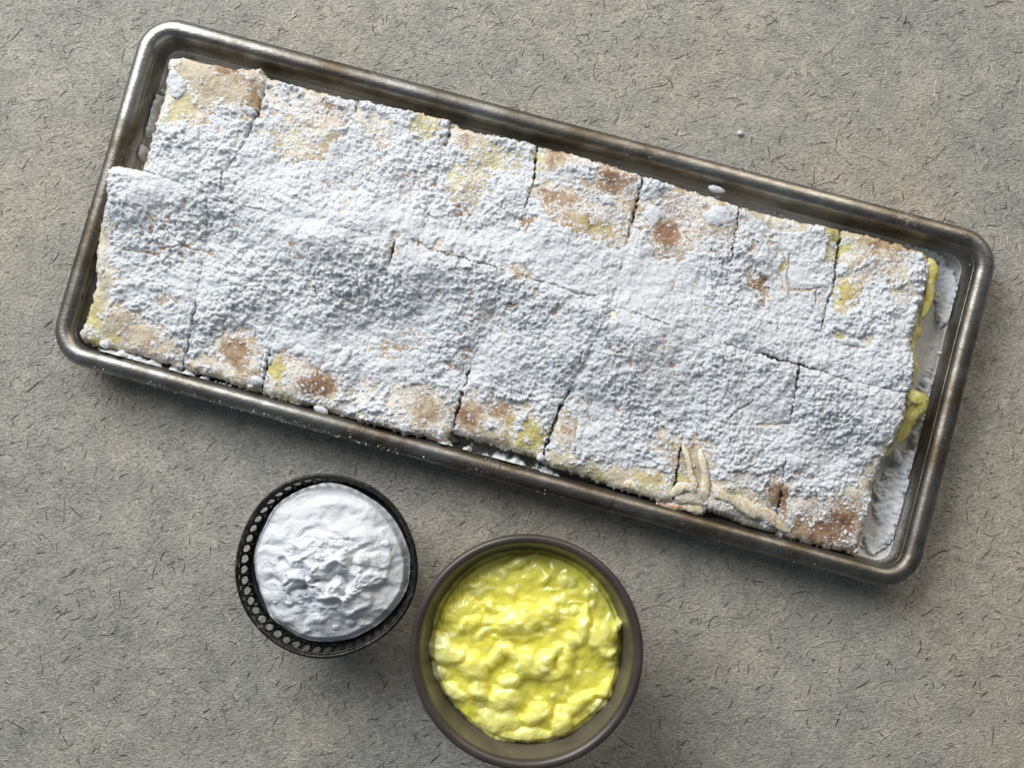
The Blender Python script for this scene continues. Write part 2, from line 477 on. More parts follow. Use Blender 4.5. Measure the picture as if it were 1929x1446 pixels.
link('rolled_rim', np_mesh('rolled_rim', V, F), M['rim'], tray)
V, F, n, m = sweep([(7.9, 13.3), (8.0, 12.6), (8.7, 8.6), (9.3, 5)])
me = np_mesh('pan_wall', V, F)
o = link('pan_wall', me, M['wall'], tray)
md = o.modifiers.new('thickness', 'SOLIDIFY'); md.thickness = 0.0007; md.offset = -1
Vw, _, n, m = sweep([(9.3, 5), (9.7, 3.4), (10.4, 2.2), (11.3, 1.6), (12.7, 1.3), (14.6, 1.2)])
P = Vw[-n:]
rings = [P * np.array([q_, q_, 1]) for q_ in np.linspace(1, 0.02, 14)][1:]
rings = [Vw[i_ * n:(i_ + 1) * n] for i_ in range(m)] + rings
Vf = np.concatenate(rings); I = np.arange(len(Vf)).reshape(len(rings), n); J = np.roll(I, -1, 1)
o = link('pan_floor', np_mesh('pan_floor', Vf, np.stack([I[:-1], J[:-1], J[1:], I[1:]], -1).reshape(-1, 4)), M['pan'], tray)
md = o.modifiers.new('thickness', 'SOLIDIFY'); md.thickness = 0.0007; md.offset = -1

# ------------------------------------------------------------------ the pastry: sixteen slices in two rows
FLOOR = 0.0014
ZREF = 0.0170
MID = [(200, 308), (268, 322), (440, 385), (600, 424), (745, 456), (960, 512), (1100, 560), (1150, 578), (1390, 655), (1520, 692), (1610, 722), (1745, 748)]
TOP_CUTS = [[(500, 128), (485, 205), (455, 280), (421, 330), (420, 378)],
            [(676, 176), (655, 260), (612, 428)],
            [(852, 215), (828, 310), (790, 468)],
            [(1012, 260), (1006, 340), (985, 400), (958, 512)],
            [(1214, 325), (1195, 400), (1150, 578)],
            [(1393, 380), (1380, 480), (1340, 640)],
            [(1593, 420), (1574, 530), (1522, 692)]]
BOT_CUTS = [[(398, 369), (364, 590), (336, 695)],
            [(575, 418), (540, 570), (500, 680), (488, 745)],
            [(747, 456), (725, 540), (690, 650), (655, 795)],
            [(955, 510), (930, 590), (880, 705), (843, 838)],
            [(1150, 578), (1100, 680), (1052, 775), (1020, 868)],
            [(1330, 636), (1302, 780), (1286, 830), (1268, 955)],
            [(1502, 688), (1494, 765), (1480, 870), (1464, 1012)]]
TOP_OUT = [(270, 322), (292, 255), (308, 190), (319, 110), (345, 108), (400, 120), (440, 130), (488, 124), (497, 140), (508, 143), (580, 165), (650, 183), (690, 186), (850, 222), (862, 236), (1004, 264),
           (1016, 270), (1120, 302), (1210, 330), (1300, 356), (1390, 388), (1500, 412), (1590, 428), (1680, 452), (1746, 472), (1758, 505), (1742, 560), (1730, 600), (1718, 640), (1720, 690), (1712, 738), (1745, 748)]
BOT_OUT = [(1712, 738), (1704, 748), (1698, 790), (1688, 820), (1664, 872), (1652, 920), (1640, 975), (1622, 1042), (1560, 1032), (1480, 1012), (1340, 962), (1270, 950), (1180, 925), (1085, 892), (1020, 872),
           (1016, 862), (940, 842), (852, 815), (838, 832), (760, 815), (660, 786), (560, 758), (490, 742), (410, 712), (336, 692), (262, 668), (150, 640), (146, 630), (163, 585), (178, 530), (176, 500), (180, 450), (196, 400), (206, 372), (204, 318), (225, 312), (268, 322)]
top_poly = TOP_OUT[:-1] + MID[::-1][1:-1]
bot_poly = BOT_OUT + MID[2:-2]
OUTLINE_T = TOP_OUT[:-1]
OUTLINE_B = BOT_OUT
def ext(c):                                   # lengthen a cut past both ends, as x(y)
    c = [(c[0][0] + 30, c[0][1] - 110)] + list(c) + [(c[-1][0] - 30, c[-1][1] + 110)]
    return np.array([p[1] for p in c], float), np.array([p[0] for p in c], float)
def slice_id(px, py):
    mid = np.interp(px, [p[0] for p in MID], [p[1] for p in MID])
    bot = py > mid
    i = np.zeros(px.shape, int); j = np.zeros(px.shape, int)
    for c in TOP_CUTS: ys, xs = ext(c); i += px > np.interp(py, ys, xs)
    for c in BOT_CUTS: ys, xs = ext(c); j += px > np.interp(py, ys, xs)
    return np.where(bot, 8 + j, i)
def plan_grid(step, x0=120, x1=1800, y0=60, y1=1080):
    """grid aligned with the tray, in photo units at tray height"""
    ca, sa = math.cos(0.265), math.sin(0.265)
    cx, cy = 960.0, 560.0
    u, v = np.meshgrid(np.arange(-870, 870, step), np.arange(-345, 345, step))
    return cx + u * ca - v * sa, cy + u * sa + v * ca
# bare places where the crust shows: x, y, rx, ry, angle, how bare
BARE = [(1180, 385, 190, 50, 16, 2.6), (1120, 400, 110, 40, 16, 3.2), (1330, 425, 80, 45, 16, 3.4), (400, 150, 110, 55, 15, 6.5), (350, 205, 60, 50, 0, 5.0), (475, 180, 28, 60, 15, 5.5), (570, 200, 80, 32, 14, 3.6), (565, 262, 75, 45, 14, 4.0), (620, 225, 45, 30, 0, 4.2), (518, 185, 22, 40, 0, 4.0),
        (700, 225, 60, 28, 14, 3.2), (800, 238, 32, 30, 0, 4.6), (718, 268, 26, 20, 20, 4.2), (880, 262, 55, 30, 20, 4.6), (925, 295, 40, 32, 0, 4.4), (880, 345, 52, 52, 0, 4.2), (870, 402, 14, 12, 0, 6), (960, 300, 40, 40, 0, 2.6),
        (1042, 298, 36, 26, 15, 6.8), (1100, 300, 40, 24, 15, 3.5), (1060, 372, 68, 30, 8, 6.0), (992, 420, 20, 18, 0, 6), (1110, 425, 95, 26, 22, 5.5), (1155, 345, 50, 26, 12, 6.0), (1200, 395, 40, 40, 0, 5), (1262, 440, 52, 48, 20, 5.6), (1285, 395, 60, 36, 20, 4.2), (1345, 425, 50, 42, 20, 4.6), (1320, 375, 50, 25, 20, 3.5),
        (1430, 538, 13, 42, -25, 6.5), (1420, 470, 14, 10, 0, 5), (1478, 508, 6, 36, 0, 6), (1450, 450, 24, 8, 15, 4), (1578, 455, 22, 38, 5, 6.5), (1660, 455, 62, 28, 18, 6.6), (1610, 470, 45, 30, 0, 4), (1690, 495, 45, 40, 0, 4.4), (1596, 552, 30, 42, 20, 6.2), (1586, 632, 18, 12, 0, 6), (1615, 645, 30, 14, 0, 4.2), (1700, 560, 36, 40, 0, 3.6), (1630, 515, 35, 12, 0, 4), (1555, 410, 60, 16, 14, 3.0), (1470, 415, 60, 22, 14, 3.2),
        (972, 516, 30, 16, 20, 6), (820, 472, 55, 6, 18, 4), (966, 576, 12, 7, 0, 5), (1046, 582, 10, 9, 0, 5), (1010, 545, 20, 6, 30, 4), (1150, 596, 14, 8, 0, 3.5), (748, 468, 12, 26, 10, 4),
        (230, 620, 100, 44, 14, 6.2), (185, 565, 24, 100, 14, 6.0), (195, 455, 16, 50, 14, 4.6), (290, 650, 70, 34, 14, 5.4), (310, 560, 40, 10, 25, 2.6), (438, 665, 58, 56, 25, 5.6), (455, 700, 46, 34, 0, 5.2), (368, 680, 30, 24, 0, 2.4),
        (522, 692, 20, 44, 10, 6.2), (525, 735, 50, 22, 14, 4.6), (600, 722, 52, 36, 12, 5.8), (560, 705, 55, 40, 10, 4.2), (680, 740, 36, 34, 0, 3.8), (640, 768, 60, 16, 14, 3.2),
        (800, 770, 66, 56, 15, 5.2), (760, 745, 40, 36, 0, 4.0), (740, 795, 40, 18, 14, 3.6), (880, 782, 44, 46, 15, 6.6), (948, 782, 52, 34, 30, 5.6), (1002, 820, 36, 44, 15, 6.4), (930, 825, 80, 26, 15, 5.4), (985, 768, 30, 16, 0, 4.6),
        (1062, 810, 24, 44, 0, 5.0), (1060, 872, 50, 24, 16, 6.2), (1140, 895, 80, 26, 16, 6.4), (1220, 912, 66, 36, 16, 5.6), (1262, 838, 36, 34, 0, 4.6), (1300, 880, 44, 66, 0, 6.4), (1290, 945, 70, 26, 10, 6.2), (1390, 945, 80, 34, 28, 5.6), (1400, 900, 40, 12, 20, 3.6), (1330, 830, 20, 10, 0, 3.0),
        (1470, 930, 28, 46, 0, 6), (1545, 1000, 90, 36, 16, 6.4), (1600, 975, 50, 70, 10, 5.6), (1520, 955, 60, 30, 14, 4.0), (1640, 900, 16, 60, 12, 4.6), (1660, 855, 16, 30, 20, 3.2), (1510, 900, 46, 10, 10, 2.4), (1495, 905, 14, 12, 0, 5), (1420, 868, 26, 6, -10, 4),
        (310, 450, 100, 60, -20, 1.45), (420, 430, 50, 40, 0, 1.0), (600, 505, 130, 70, 10, .9), (860, 585, 120, 70, 10, .9), (880, 660, 20, 10, 0, 3), (850, 690, 16, 10, 0, 3.4), (1120, 770, 100, 46, 0, 1.1), (1270, 690, 120, 60, 10, .9), (760, 640, 80, 50, 0, .8), (1570, 800, 80, 70, 0, .8), (790, 340, 50, 40, 0, 1.5), (650, 330, 100, 60, 0, 1.0), (430, 240, 90, 40, 10, 1.3), (1340, 560, 80, 40, 0, .6)]
BROWN = [(1100, 390, 120, 60, .6), (1300, 415, 110, 60, .68), (1200, 360, 140, 40, .5), (420, 160, 90, 40, .35), (600, 230, 100, 40, .42), (860, 290, 80, 50, .35), (460, 680, 60, 50, .6), (800, 780, 80, 50, .5), (1560, 990, 110, 50, .8), (900, 800, 90, 40, .5), (1340, 890, 90, 40, .35), (280, 650, 90, 40, .4), (1660, 480, 80, 50, .5),
         (432, 140, 19, 19, .95), (472, 172, 30, 30, .75), (350, 150, 40, 40, .15), (400, 190, 50, 30, .3), (475, 210, 20, 30, .8), (560, 195, 14, 12, .8), (516, 196, 14, 20, .7), (615, 212, 40, 24, .8), (540, 160, 16, 10, .6), (640, 232, 18, 14, .8), (570, 265, 50, 26, .25),
         (720, 268, 28, 18, 1), (855, 262, 28, 20, .8), (870, 402, 16, 14, 1.2), (910, 250, 20, 10, .7), (790, 340, 30, 20, .9), (1045, 290, 34, 22, .7), (1155, 345, 46, 28, .95), (1060, 370, 60, 22, .55), (992, 420, 22, 20, .9), (1025, 372, 20, 16, .8), (1195, 390, 26, 40, .75), (1262, 445, 48, 46, .95), (1330, 415, 60, 40, .45), (1385, 405, 14, 50, .8), (1110, 430, 60, 16, .35), (1290, 360, 30, 14, .4),
         (1430, 540, 16, 46, .95), (1420, 470, 12, 10, .7), (1450, 452, 26, 10, .7), (1660, 452, 46, 22, .8), (1690, 490, 40, 34, .7), (1620, 468, 20, 16, .5), (1632, 512, 34, 12, .7), (1690, 560, 30, 40, .6), (1610, 655, 36, 12, .7),
         (972, 520, 28, 14, .75), (820, 472, 60, 8, .7), (966, 576, 14, 8, 1.2), (1046, 582, 12, 10, .9), (310, 455, 60, 40, 1.0), (300, 640, 60, 30, .35), (235, 615, 14, 14, .65), (225, 570, 12, 30, .5), (445, 660, 46, 44, .78), (470, 690, 30, 30, .6), (600, 722, 44, 26, 1.0), (575, 735, 20, 14, .8), (690, 745, 20, 16, .4), (640, 700, 30, 14, .4),
         (800, 765, 50, 40, .5), (780, 740, 30, 14, .6), (740, 795, 30, 14, .55), (835, 760, 14, 26, .7), (875, 780, 36, 36, .9), (940, 765, 36, 22, .8), (900, 800, 30, 16, .7), (1062, 805, 22, 30, .7), (1195, 885, 26, 20, .3), (1262, 835, 30, 26, .55), (1290, 850, 14, 40, .95), (1240, 905, 26, 16, .5), (1470, 930, 26, 44, 1.0), (1410, 900, 40, 14, .7),
         (1560, 985, 70, 26, 1.0), (1610, 1000, 36, 46, 1.1), (1520, 1010, 50, 20, .8), (1640, 925, 16, 60, .55), (1500, 880, 30, 16, .6), (1550, 960, 60, 20, .6), (880, 600, 60, 30, .6), (1120, 775, 50, 24, .6)]
YELLOW = [(350, 200, 40, 40, .5), (330, 170, 20, 40, .4), (415, 200, 40, 20, .4), (570, 262, 60, 40, .55), (800, 238, 34, 30, 1), (925, 290, 46, 34, .9), (880, 340, 50, 46, .8), (1015, 310, 12, 36, 1), (1115, 435, 70, 20, .7), (1578, 455, 26, 44, 1.2), (1650, 470, 66, 22, .5), (1596, 552, 34, 46, 1.2), (1586, 632, 20, 14, 1.2), (1478, 508, 8, 40, 1), (1340, 400, 40, 30, .3),
          (175, 600, 20, 60, .7), (185, 650, 30, 14, .9), (210, 640, 20, 14, .8), (185, 440, 14, 30, 1), (522, 692, 22, 44, 1.3), (540, 755, 40, 14, .7), (600, 740, 80, 30, .3), (760, 725, 30, 26, .4), (970, 800, 50, 40, .6), (1005, 820, 36, 44, 1.2), (1100, 890, 80, 20, .35), (1230, 905, 50, 20, .5), (1275, 835, 20, 20, .6), (1290, 905, 30, 26, .6), (1150, 596, 16, 8, .7), (1400, 940, 60, 20, .4)]
LUMPS = [(647, 672, 11, 21, 28, 9), (630, 655, 10, 11, 0, 7), (560, 660, 15, 13, 0, 7), (585, 640, 16, 14, 0, 6), (545, 648, 9, 9, 0, 6), (512, 655, 9, 9, 0, 7), (617, 692, 12, 9, 0, 6), (222, 544, 11, 8, 0, 8), (290, 538, 13, 10, 0, 6), (352, 540, 15, 12, 0, 6), (500, 675, 9, 8, 0, 7), (730, 690, 12, 9, 0, 5),
         (357, 612, 7, 16, 30, 8), (362, 590, 7, 12, 20, 7), (1078, 316, 9, 9, 0, 8), (1112, 322, 8, 5, 0, 6), (1552, 480, 10, 10, 0, 6), (1570, 508, 9, 9, 0, 6), (1500, 520, 26, 20, 0, 4), (1066, 640, 16, 13, 0, 6), (1105, 660, 12, 9, 20, 9), (1125, 672, 14, 9, 20, 6), (1085, 548, 34, 7, 8, 6), (1600, 645, 26, 8, 8, 6), (1642, 850, 16, 11, -10, 6), (1490, 868, 16, 12, 0, 6), (1500, 872, 10, 9, 0, 7), (1350, 830, 10, 7, 0, 5), (1020, 862, 7, 7, 0, 8),
         (660, 820, 20, 10, 20, 5), (760, 810, 16, 8, 15, 5), (840, 470, 8, 10, 0, 4), (760, 462, 10, 12, 20, 6), (1140, 380, 14, 12, 0, 5), (1232, 405, 20, 16, 0, 5), (1350, 410, 26, 18, 0, 5), (330, 160, 18, 30, -35, 5), (1600, 770, 14, 10, 0, 3), (1430, 800, 12, 9, 0, 3), (470, 210, 9, 9, 0, 6), (480, 720, 6, 6, 0, 5)]
OPEN_T = [[(0, .5, 5), (.55, .7, 1.5), (.72, .92, 2.2)], [(0, .12, 3)], [(0, .2, 4)], [(0, .52, 3.2)], [(0, .5, 3.4)], [(0, .42, 2.6)], [(0, .4, 4.5), (.4, .75, 2)]]
OPEN_B = [[(.62, .74, 3.5), (.8, 1, 3.6)], [(.76, 1, 5)], [(0, .12, 3)], [(.55, .66, 4), (.7, 1, 5)], [(.55, 1, 4.2)], [(.6, .95, 3)], [(0, .18, 4.5), (.22, .32, 2.6), (.55, .66, 4), (.75, 1, 3)]]
OPEN_M = [(.0, .055, 4), (.15, .19, 1.4), (.30, .315, 1.6), (.41, .47, 1.8), (.50, .54, 1.8), (.64, .70, 1.2), (.76, .80, 1.3), (.80, .855, 3.8), (.875, .90, 2.4), (.93, 1, 3)]
SHORT = [[(1060, 545), (1090, 556), (1120, 560)], [(1380, 890), (1410, 882), (1450, 880)], [(1370, 790), (1395, 770), (1420, 755)], [(1430, 800), (1470, 798), (1500, 795)], [(1490, 480), (1484, 520), (1490, 560)], [(1490, 545), (1520, 548), (1545, 540)], [(1535, 575), (1540, 545)], [(1495, 935), (1530, 945), (1545, 950)],
         [(870, 655), (890, 660)], [(1140, 640), (1150, 660), (1170, 668)], [(1098, 660), (1092, 685)], [(840, 680), (855, 695)], [(1340, 470), (1365, 500)], [(640, 560), (670, 575)], [(300, 470), (340, 462), (400, 478)], [(230, 470), (300, 478)], [(1050, 865), (1085, 855)], [(1085, 790), (1084, 868)]]
def pastry_fields(px, py):
    wx = px + 3.0 * perlin(px / 14, py / 14, 31) + 2.0 * perlin(px / 5, py / 5, 33)
    wy = py + 3.0 * perlin(px / 14, py / 14, 32) + 2.0 * perlin(px / 5, py / 5, 34)
    sid = slice_id(wx, wy)
    it, ib = inside(wx, wy, top_poly), inside(wx, wy, bot_poly)
    ins = it | ib
    d1, _ = seg_dist(wx, wy, OUTLINE_T); d2, _ = seg_dist(wx, wy, OUTLINE_B)
    row_b = sid >= 8
    # the shared ends of the two outlines must not count as an edge inside the cake
    d = np.minimum(d1, d2)
    sd = np.where(ins, d, -d)
    # crust height, in photo units over ZREF
    z = 12.0 * perlin(px / 210, py / 210, 11) + 8.0 * perlin(px / 95, py / 95, 12) + 3.0 * perlin(px / 34, py / 34, 13) + 0.9 * perlin(px / 11, py / 11, 14)
    dm, tm = seg_dist(wx, wy, MID)
    for (x, y, rx, ry, h) in ((245, 375, 75, 60, 24), (585, 445, 90, 60, 18), (800, 505, 80, 60, 16), (1225, 620, 90, 60, 17), (1075, 690, 80, 60, 14), (420, 560, 80, 50, 8), (1560, 740, 70, 60, 8), (330, 250, 70, 50, 6), (700, 300, 90, 60, 7), (1040, 470, 90, 50, 7), (1440, 500, 90, 60, 6)):
        z = z + h * np.exp(-(((px - x) / rx) ** 2 + ((py - y) / ry) ** 2))
    amp = 25 * (0.8 + 0.35 * perlin(px / 260, py * 0, 15))
    z = z - 9 + amp * np.where(row_b, np.exp(-(dm / 95) ** 2), np.exp(-(dm / 200) ** 2))
    offs = [1.5, 0, .6, -.4, 1, 0, -.5, .8, 2, 0, .3, 0, 2.5, 0, .5, 2.5]
    zs = np.zeros(px.shape)
    for k in range(16): zs = np.where(sid == k, offs[k], zs)
    z = z + zs
    # the cuts
    crack = np.zeros(px.shape); dip = np.zeros(px.shape)
    def cut(c, openings, rowmask, seed):
        nonlocal crack, dip
        dd, tt = seg_dist(wx, wy, c)
        lv = 0.55 + 0.6 * perlin(tt * 5 + seed, tt * 0 + 0.3, seed + 1)
        dip = np.maximum(dip, np.where(rowmask, np.clip(lv, 0.1, 1.2) * np.exp(-(dd / 15) ** 2), 0))
        for (a, b, w) in openings:
            e = 0.03
            k = smooth(a - e, a + e, tt) * (1 - smooth(b - e, b + e, tt)) if b < 1 else smooth(a - e, a + e, tt)
            if a <= 0: k = (1 - smooth(b - e, b + e, tt))
            k = k * (0.25 + 0.75 * smooth(-0.35, 0.15, perlin(tt * 26 + 3.3 * seed, tt * 0 + 0.5, seed)))
            wv = w * (0.5 + 0.6 * _h(np.floor(tt * 40), tt * 0, seed)) * 0.46
            crack = np.maximum(crack, np.where(rowmask, k * min(1, w / 3.5) * np.exp(-(dd / wv) ** 2), 0))
        base = 0.07 * np.exp(-(dd / 2.2) ** 2) * smooth(-0.1, 0.35, perlin(tt * 9 + seed, tt * 0 + seed, seed))
        crack = np.maximum(crack, np.where(rowmask, base, 0))
    for c, op, s in zip(TOP_CUTS, OPEN_T, range(50, 60)): cut(c, op, ~row_b, s)
    for c, op, s in zip(BOT_CUTS, OPEN_B, range(60, 70)): cut(c, op, row_b, s)
    cut(MID, OPEN_M, np.ones(px.shape, bool), 71)
    shortc = np.zeros(px.shape)
    for c in SHORT:
        dd, tt = seg_dist(wx, wy, c)
        shortc = np.maximum(shortc, np.exp(-(dd / 1.7) ** 2))
    r = 17.0 + 5.0 * perlin(px / 50, py / 50, 16)
    e = np.clip((r - sd) / r, 0, 1)
    z = z - r * (1 - np.sqrt(1 - np.clip(e, 0, 0.995) ** 2)) * 0.75
    z = z - 26 * crack - 7.5 * dip
    # sugar
    bare = np.zeros(px.shape)
    jx, jy = px + 12 * perlin(px / 34, py / 34, 41) + 9 * perlin(px / 14, py / 14, 45) + 4 * perlin(px / 7, py / 7, 43), py + 12 * perlin(px / 34, py / 34, 42) + 9 * perlin(px / 14, py / 14, 46) + 4 * perlin(px / 7, py / 7, 44)
    for (x, y, rx, ry, a, s) in BARE:
        bare = np.maximum(bare, s * (1 - smooth(0.30, 1.22, ellip(jx, jy, x, y, rx, ry, a))))
    f1, f2, rid = worley(wx / 9.0, wy / 9.0, 21)
    g1 = np.clip(1 - (f1 / (0.5 + 0.35 * rid)) ** 2, 0, 1) ** 0.85 * (0.35 + 1.0 * rid)
    f1, f2, rid = worley(wx / 5.0, wy / 5.0, 22)
    g2 = np.sqrt(np.clip(1 - (f1 / (0.45 + 0.25 * rid)) ** 2, 0, 1)) * (0.5 + 0.8 * rid)
    f1, f2, rid = worley(wx / 24, wy / 24, 23)
    g3 = np.sqrt(np.clip(1 - (f1 / 0.5) ** 2, 0, 1)) * np.clip(rid - 0.45, 0, 1) * 2
    rough = np.clip(0.88 + 0.85 * perlin(px / 120, py / 120, 25), 0.35, 1.6)
    for (x, y, rx, ry, a) in ((1150, 520, 170, 60, 15), (560, 420, 120, 45, 12), (1190, 470, 150, 40, 18), (880, 450, 110, 30, 15), (640, 690, 70, 40, 10), (1250, 620, 120, 50, 15), (1450, 640, 120, 40, 15), (1500, 500, 70, 50, 0)):
        rough = rough * (1 - 0.55 * np.exp(-ellip(jx, jy, x, y, rx, ry, a) ** 2))
    gran = (3.9 * g1 + 2.1 * g2 + 2.4 * g3) * rough + 2.4 * perlin(px / 17, py / 17, 26) + 0.9 * perlin(px / 8, py / 8, 29) + 0.9 * perlin(px / 4.2, py / 4.2, 27)
    t = 2.0 + 1.8 * perlin(px / 90, py / 90, 24) - bare * 2.2 + gran - 0.9 + 1.2 * dip
    dens = 0.30 + 0.45 * perlin(px / 40, py / 40, 28) + 0.10 * (6.5 - bare)
    for cs, sd_, hh in ((7.0, 61, 2.9), (10.5, 62, 3.8), (5.0, 63, 2.3)):
        f1, f2, rid = worley(wx / cs, wy / cs, sd_)
        pick = _h(np.floor(rid * 9973), np.floor(rid * 7919), sd_ + 3)
        t = np.maximum(t, np.where(pick < dens * 0.62, hh * np.sqrt(np.clip(1 - (f1 / (0.26 + 0.2 * rid)) ** 2, 0, 1)) * (0.5 + 0.7 * rid) - 1.4, -9))
    for (x, y, rx, ry, a, h) in LUMPS:
        q = ellip(jx * 0.5 + px * 0.5, jy * 0.5 + py * 0.5, x, y, rx, ry, a)
        t = np.maximum(t, np.where(q < 1, h * np.sqrt(np.clip(1 - q * q, 0, 1)) + gran * 0.3 - 0.5, -99))
    t = t - 9 * crack - 6 * shortc - 5 * smooth(3.5, 0.0, sd) - (3.2 + 5 * perlin(px / 36, py / 36, 17)) * smooth(17, 0.0, sd)
    brown = np.zeros(px.shape); yellow = np.zeros(px.shape)
    kx, ky = jx + 20 * fbm(px / 44, py / 44, 141, 3), jy + 20 * fbm(px / 44, py / 44, 144, 3)
    for (x, y, rx, ry, s) in BROWN: brown = np.maximum(brown, s * (1 - smooth(0.2, 1.7, ellip(kx, ky, x, y, rx, ry))))
    brown = np.maximum(brown, (0.5 + 0.4 * perlin(px / 60, py / 60, 48)) * smooth(40, 90, sd))
    for (x, y, rx, ry, s) in YELLOW: yellow = np.maximum(yellow, s * (1 - smooth(0.45, 1.1, ellip(jx, jy, x, y, rx, ry))))
    return dict(sid=sid, ins=ins, sd=sd, z=z, t=t, brown=np.clip(brown, 0, 1.2), yellow=np.clip(yellow, 0, 1), crack=crack, veil=0.75 * smooth(1.8, 3.4, bare) * (1 - 0.9 * smooth(3.6, 5.6, bare)))
def cells(a):                                 # value of the grid cell's first corner
    return a[:-1, :-1]
LABELS = ['top left corner slice with bare cream upper edge and round brown spot',
          'second slice of the upper row with scattered tan spots near the rim',
          'third slice of the upper row, mostly white with a small dark patch',
          'fourth slice of the upper row with sparse yellowish speckled upper half',
          'fifth slice of the upper row with brown band and little browned ring',
          'sixth slice of the upper row with large reddish brown bare patch',
          'seventh slice of the upper row with short brown streak in thick sugar',
          'top right corner slice with yellow filling bulging out of its right side',
          'bottom left corner slice overhanging the tray wall, bare cream corner with ring mark',
          'second slice of the lower row with pinkish brown patch at its lower edge',
          'third slice of the lower row with yellow smear and sugar lumps',
          'fourth slice of the lower row with dusty tan lower edge',
          'fifth slice of the lower row with lifted brown corner and yellow bare patch',
          'sixth slice of the lower row with torn cream lower edge',
          'seventh slice of the lower row with peeled dough strips at its front',
          'bottom right corner slice with dark browned lower corner and curled filling']
P2 = plan_grid(1.45); S2 = pastry_fields(*P2)
P4 = plan_grid(3.2); S4 = pastry_fields(*P4)
P6 = plan_grid(5.0); S6 = pastry_fields(*P6)
def world_xy(p): return at(p[0], p[1], ZREF)
X2, Y2 = world_xy(P2); X4, Y4 = world_xy(P4); X6, Y6 = world_xy(P6)
# how far the filling bulges out of the cake's edge
BULGE = [(1752, 500, 46, 34), (1745, 560, 46, 40), (1730, 620, 46, 42), (1722, 690, 46, 38), (1700, 770, 40, 40), (1680, 840, 40, 28), (184, 440, 30, 18), (520, 745, 40, 6), (1000, 860, 60, 4), (1400, 990, 90, 6)]
bul = np.full(P4[0].shape, -16.0)
for (x, y, r, b) in BULGE: bul = np.maximum(bul, -16 + (b + 16) * np.exp(-((np.hypot(P4[0] - x, P4[1] - y)) / r) ** 2))
bul = bul + 5 * perlin(P4[0] / 22, P4[1] / 22, 81) + 3 * perlin(P4[0] / 8, P4[1] / 8, 80)
slices = []
for k in range(16):
    c = cells(S6['sid'] == k) & cells(S6['ins'])
    ox, oy = float(cells(X6)[c].mean()), float(cells(Y6)[c].mean())
    root = empty('pastry_slice', (ox, oy, FLOOR))
    tag(root, LABELS[k], 'pastry', 'sugared pastry slices cut in two rows in the tray')
    slices.append(root); org = (ox, oy, FLOOR)
    # bottom sheet of dough, filling, top sheet, sugar: each a surface of its own
    sdb = S6['sd'] + 5 + 4 * perlin(P6[0] / 16, P6[1] / 16, 82)
    zb = FLOOR + 0.0002 + 0.0026 * np.sqrt(np.clip(1 - np.clip((8 - sdb) / 8, 0, 1) ** 2, 0, 1)) + 0.0004 * perlin(P6[0] / 22, P6[1] / 22, 83)
    me = height_mesh('bottom_crust', X6, Y6, zb, cells(S6['sid'] == k) & cells(sdb > 0), org, {'brown': 0.25 + 0.3 * perlin(P6[0] / 40, P6[1] / 40, 85), 'yellow': 0.2 + 0 * zb}, FLOOR + 0.0001)
    link('bottom_crust', me, M['crust'], root)
    sdf = S4['sd'] + bul
    rr_ = 14 + 6 * perlin(P4[0] / 30, P4[1] / 30, 84)
    top = ZREF + (S4['z'] - 7 - 26 * np.clip(-S4['sd'] / 26, 0, 1)) * PXM
    zf = FLOOR + 0.003 + (top - FLOOR - 0.003) * np.sqrt(np.clip(1 - np.clip((rr_ - sdf) / rr_, 0, 1) ** 2, 0, 1)) + 0.0004 * perlin(P4[0] / 12, P4[1] / 12, 86)
    zf = np.minimum(zf, top + 0.0002)
    me = height_mesh('apple_filling', X4, Y4, zf, cells(S4['sid'] == k) & cells(sdf > 0) & cells(S4['sd'] < 70), org, None, FLOOR + 0.0025)
    if me: link('apple_filling', me, M['filling'], root)
    zc = ZREF + S4['z'] * PXM
    me = height_mesh('top_crust', X4, Y4, zc, cells(S4['sid'] == k) & cells(S4['ins']), org, {'brown': S4['brown'], 'yellow': S4['yellow'], 'veil': S4['veil']}, ZREF - 0.0105)
    link('top_crust', me, M['crust'], root)
    zs_ = ZREF + (S2['z'] + S2['t']) * PXM
    fm = cells(S2['sid'] == k) & cells(S2['ins']) & (np.maximum(cells(S2['t']), S2['t'][1:, 1:]) > -1.2)
    me = height_mesh('icing_sugar', X2, Y2, zs_, fm, org)
    o = link('icing_sugar', me, M['sugar'], root)

def pts3(lst, z=None):
    r = []
    for p in lst:
        zz = p[2] if len(p) > 2 else z
        x, y = at(p[0], p[1], zz); r.append((float(x), float(y), zz))
    return r
def strip(name, root, lst, rad, flat, seed, mat='strip'):
    if mat == 'strip':
        q = np.array([l[:2] for l in lst], float); zl = pastry_fields(q[:, 0], q[:, 1])['z']
        zl = np.full(len(lst), np.median(zl)) * 0.6 + zl * 0.4
        lst = [(l[0], l[1], ZREF + float(zv) * PXM + (l[2] - 0.0161) * 0.7) for l, zv in zip(lst, zl)]
    p = pts3(lst); o_ = root.location
    p = [(a - o_[0], b - o_[1], c - o_[2]) for a, b, c in p]
    return link(name, tube(name, p, [r * PXM * (1.05 if mat == 'strip' else 1) for r in rad], 12, flat * (0.42 if mat == 'strip' else 0.6), False, 0.16, seed), M[mat], root)
strip('dough_strip', slices[14], [(1318, 846, .0168), (1323, 870, .0180), (1329, 900, .0176), (1327, 925, .0176), (1331, 945, .0158)], [4, 7, 8, 9, 6], 0.5, 1)
strip('dough_strip', slices[14], [(1286, 836, .0166), (1295, 862, .0176), (1301, 890, .0172), (1307, 915, .0172), (1304, 935, .0158)], [3, 5, 6, 7, 5], 0.5, 2)
strip('dough_strip', slices[13], [(1262, 934, .0156), (1284, 918, .0168), (1306, 920, .0168), (1300, 932, .0160)], [6, 9, 8, 5], 0.55, 3)
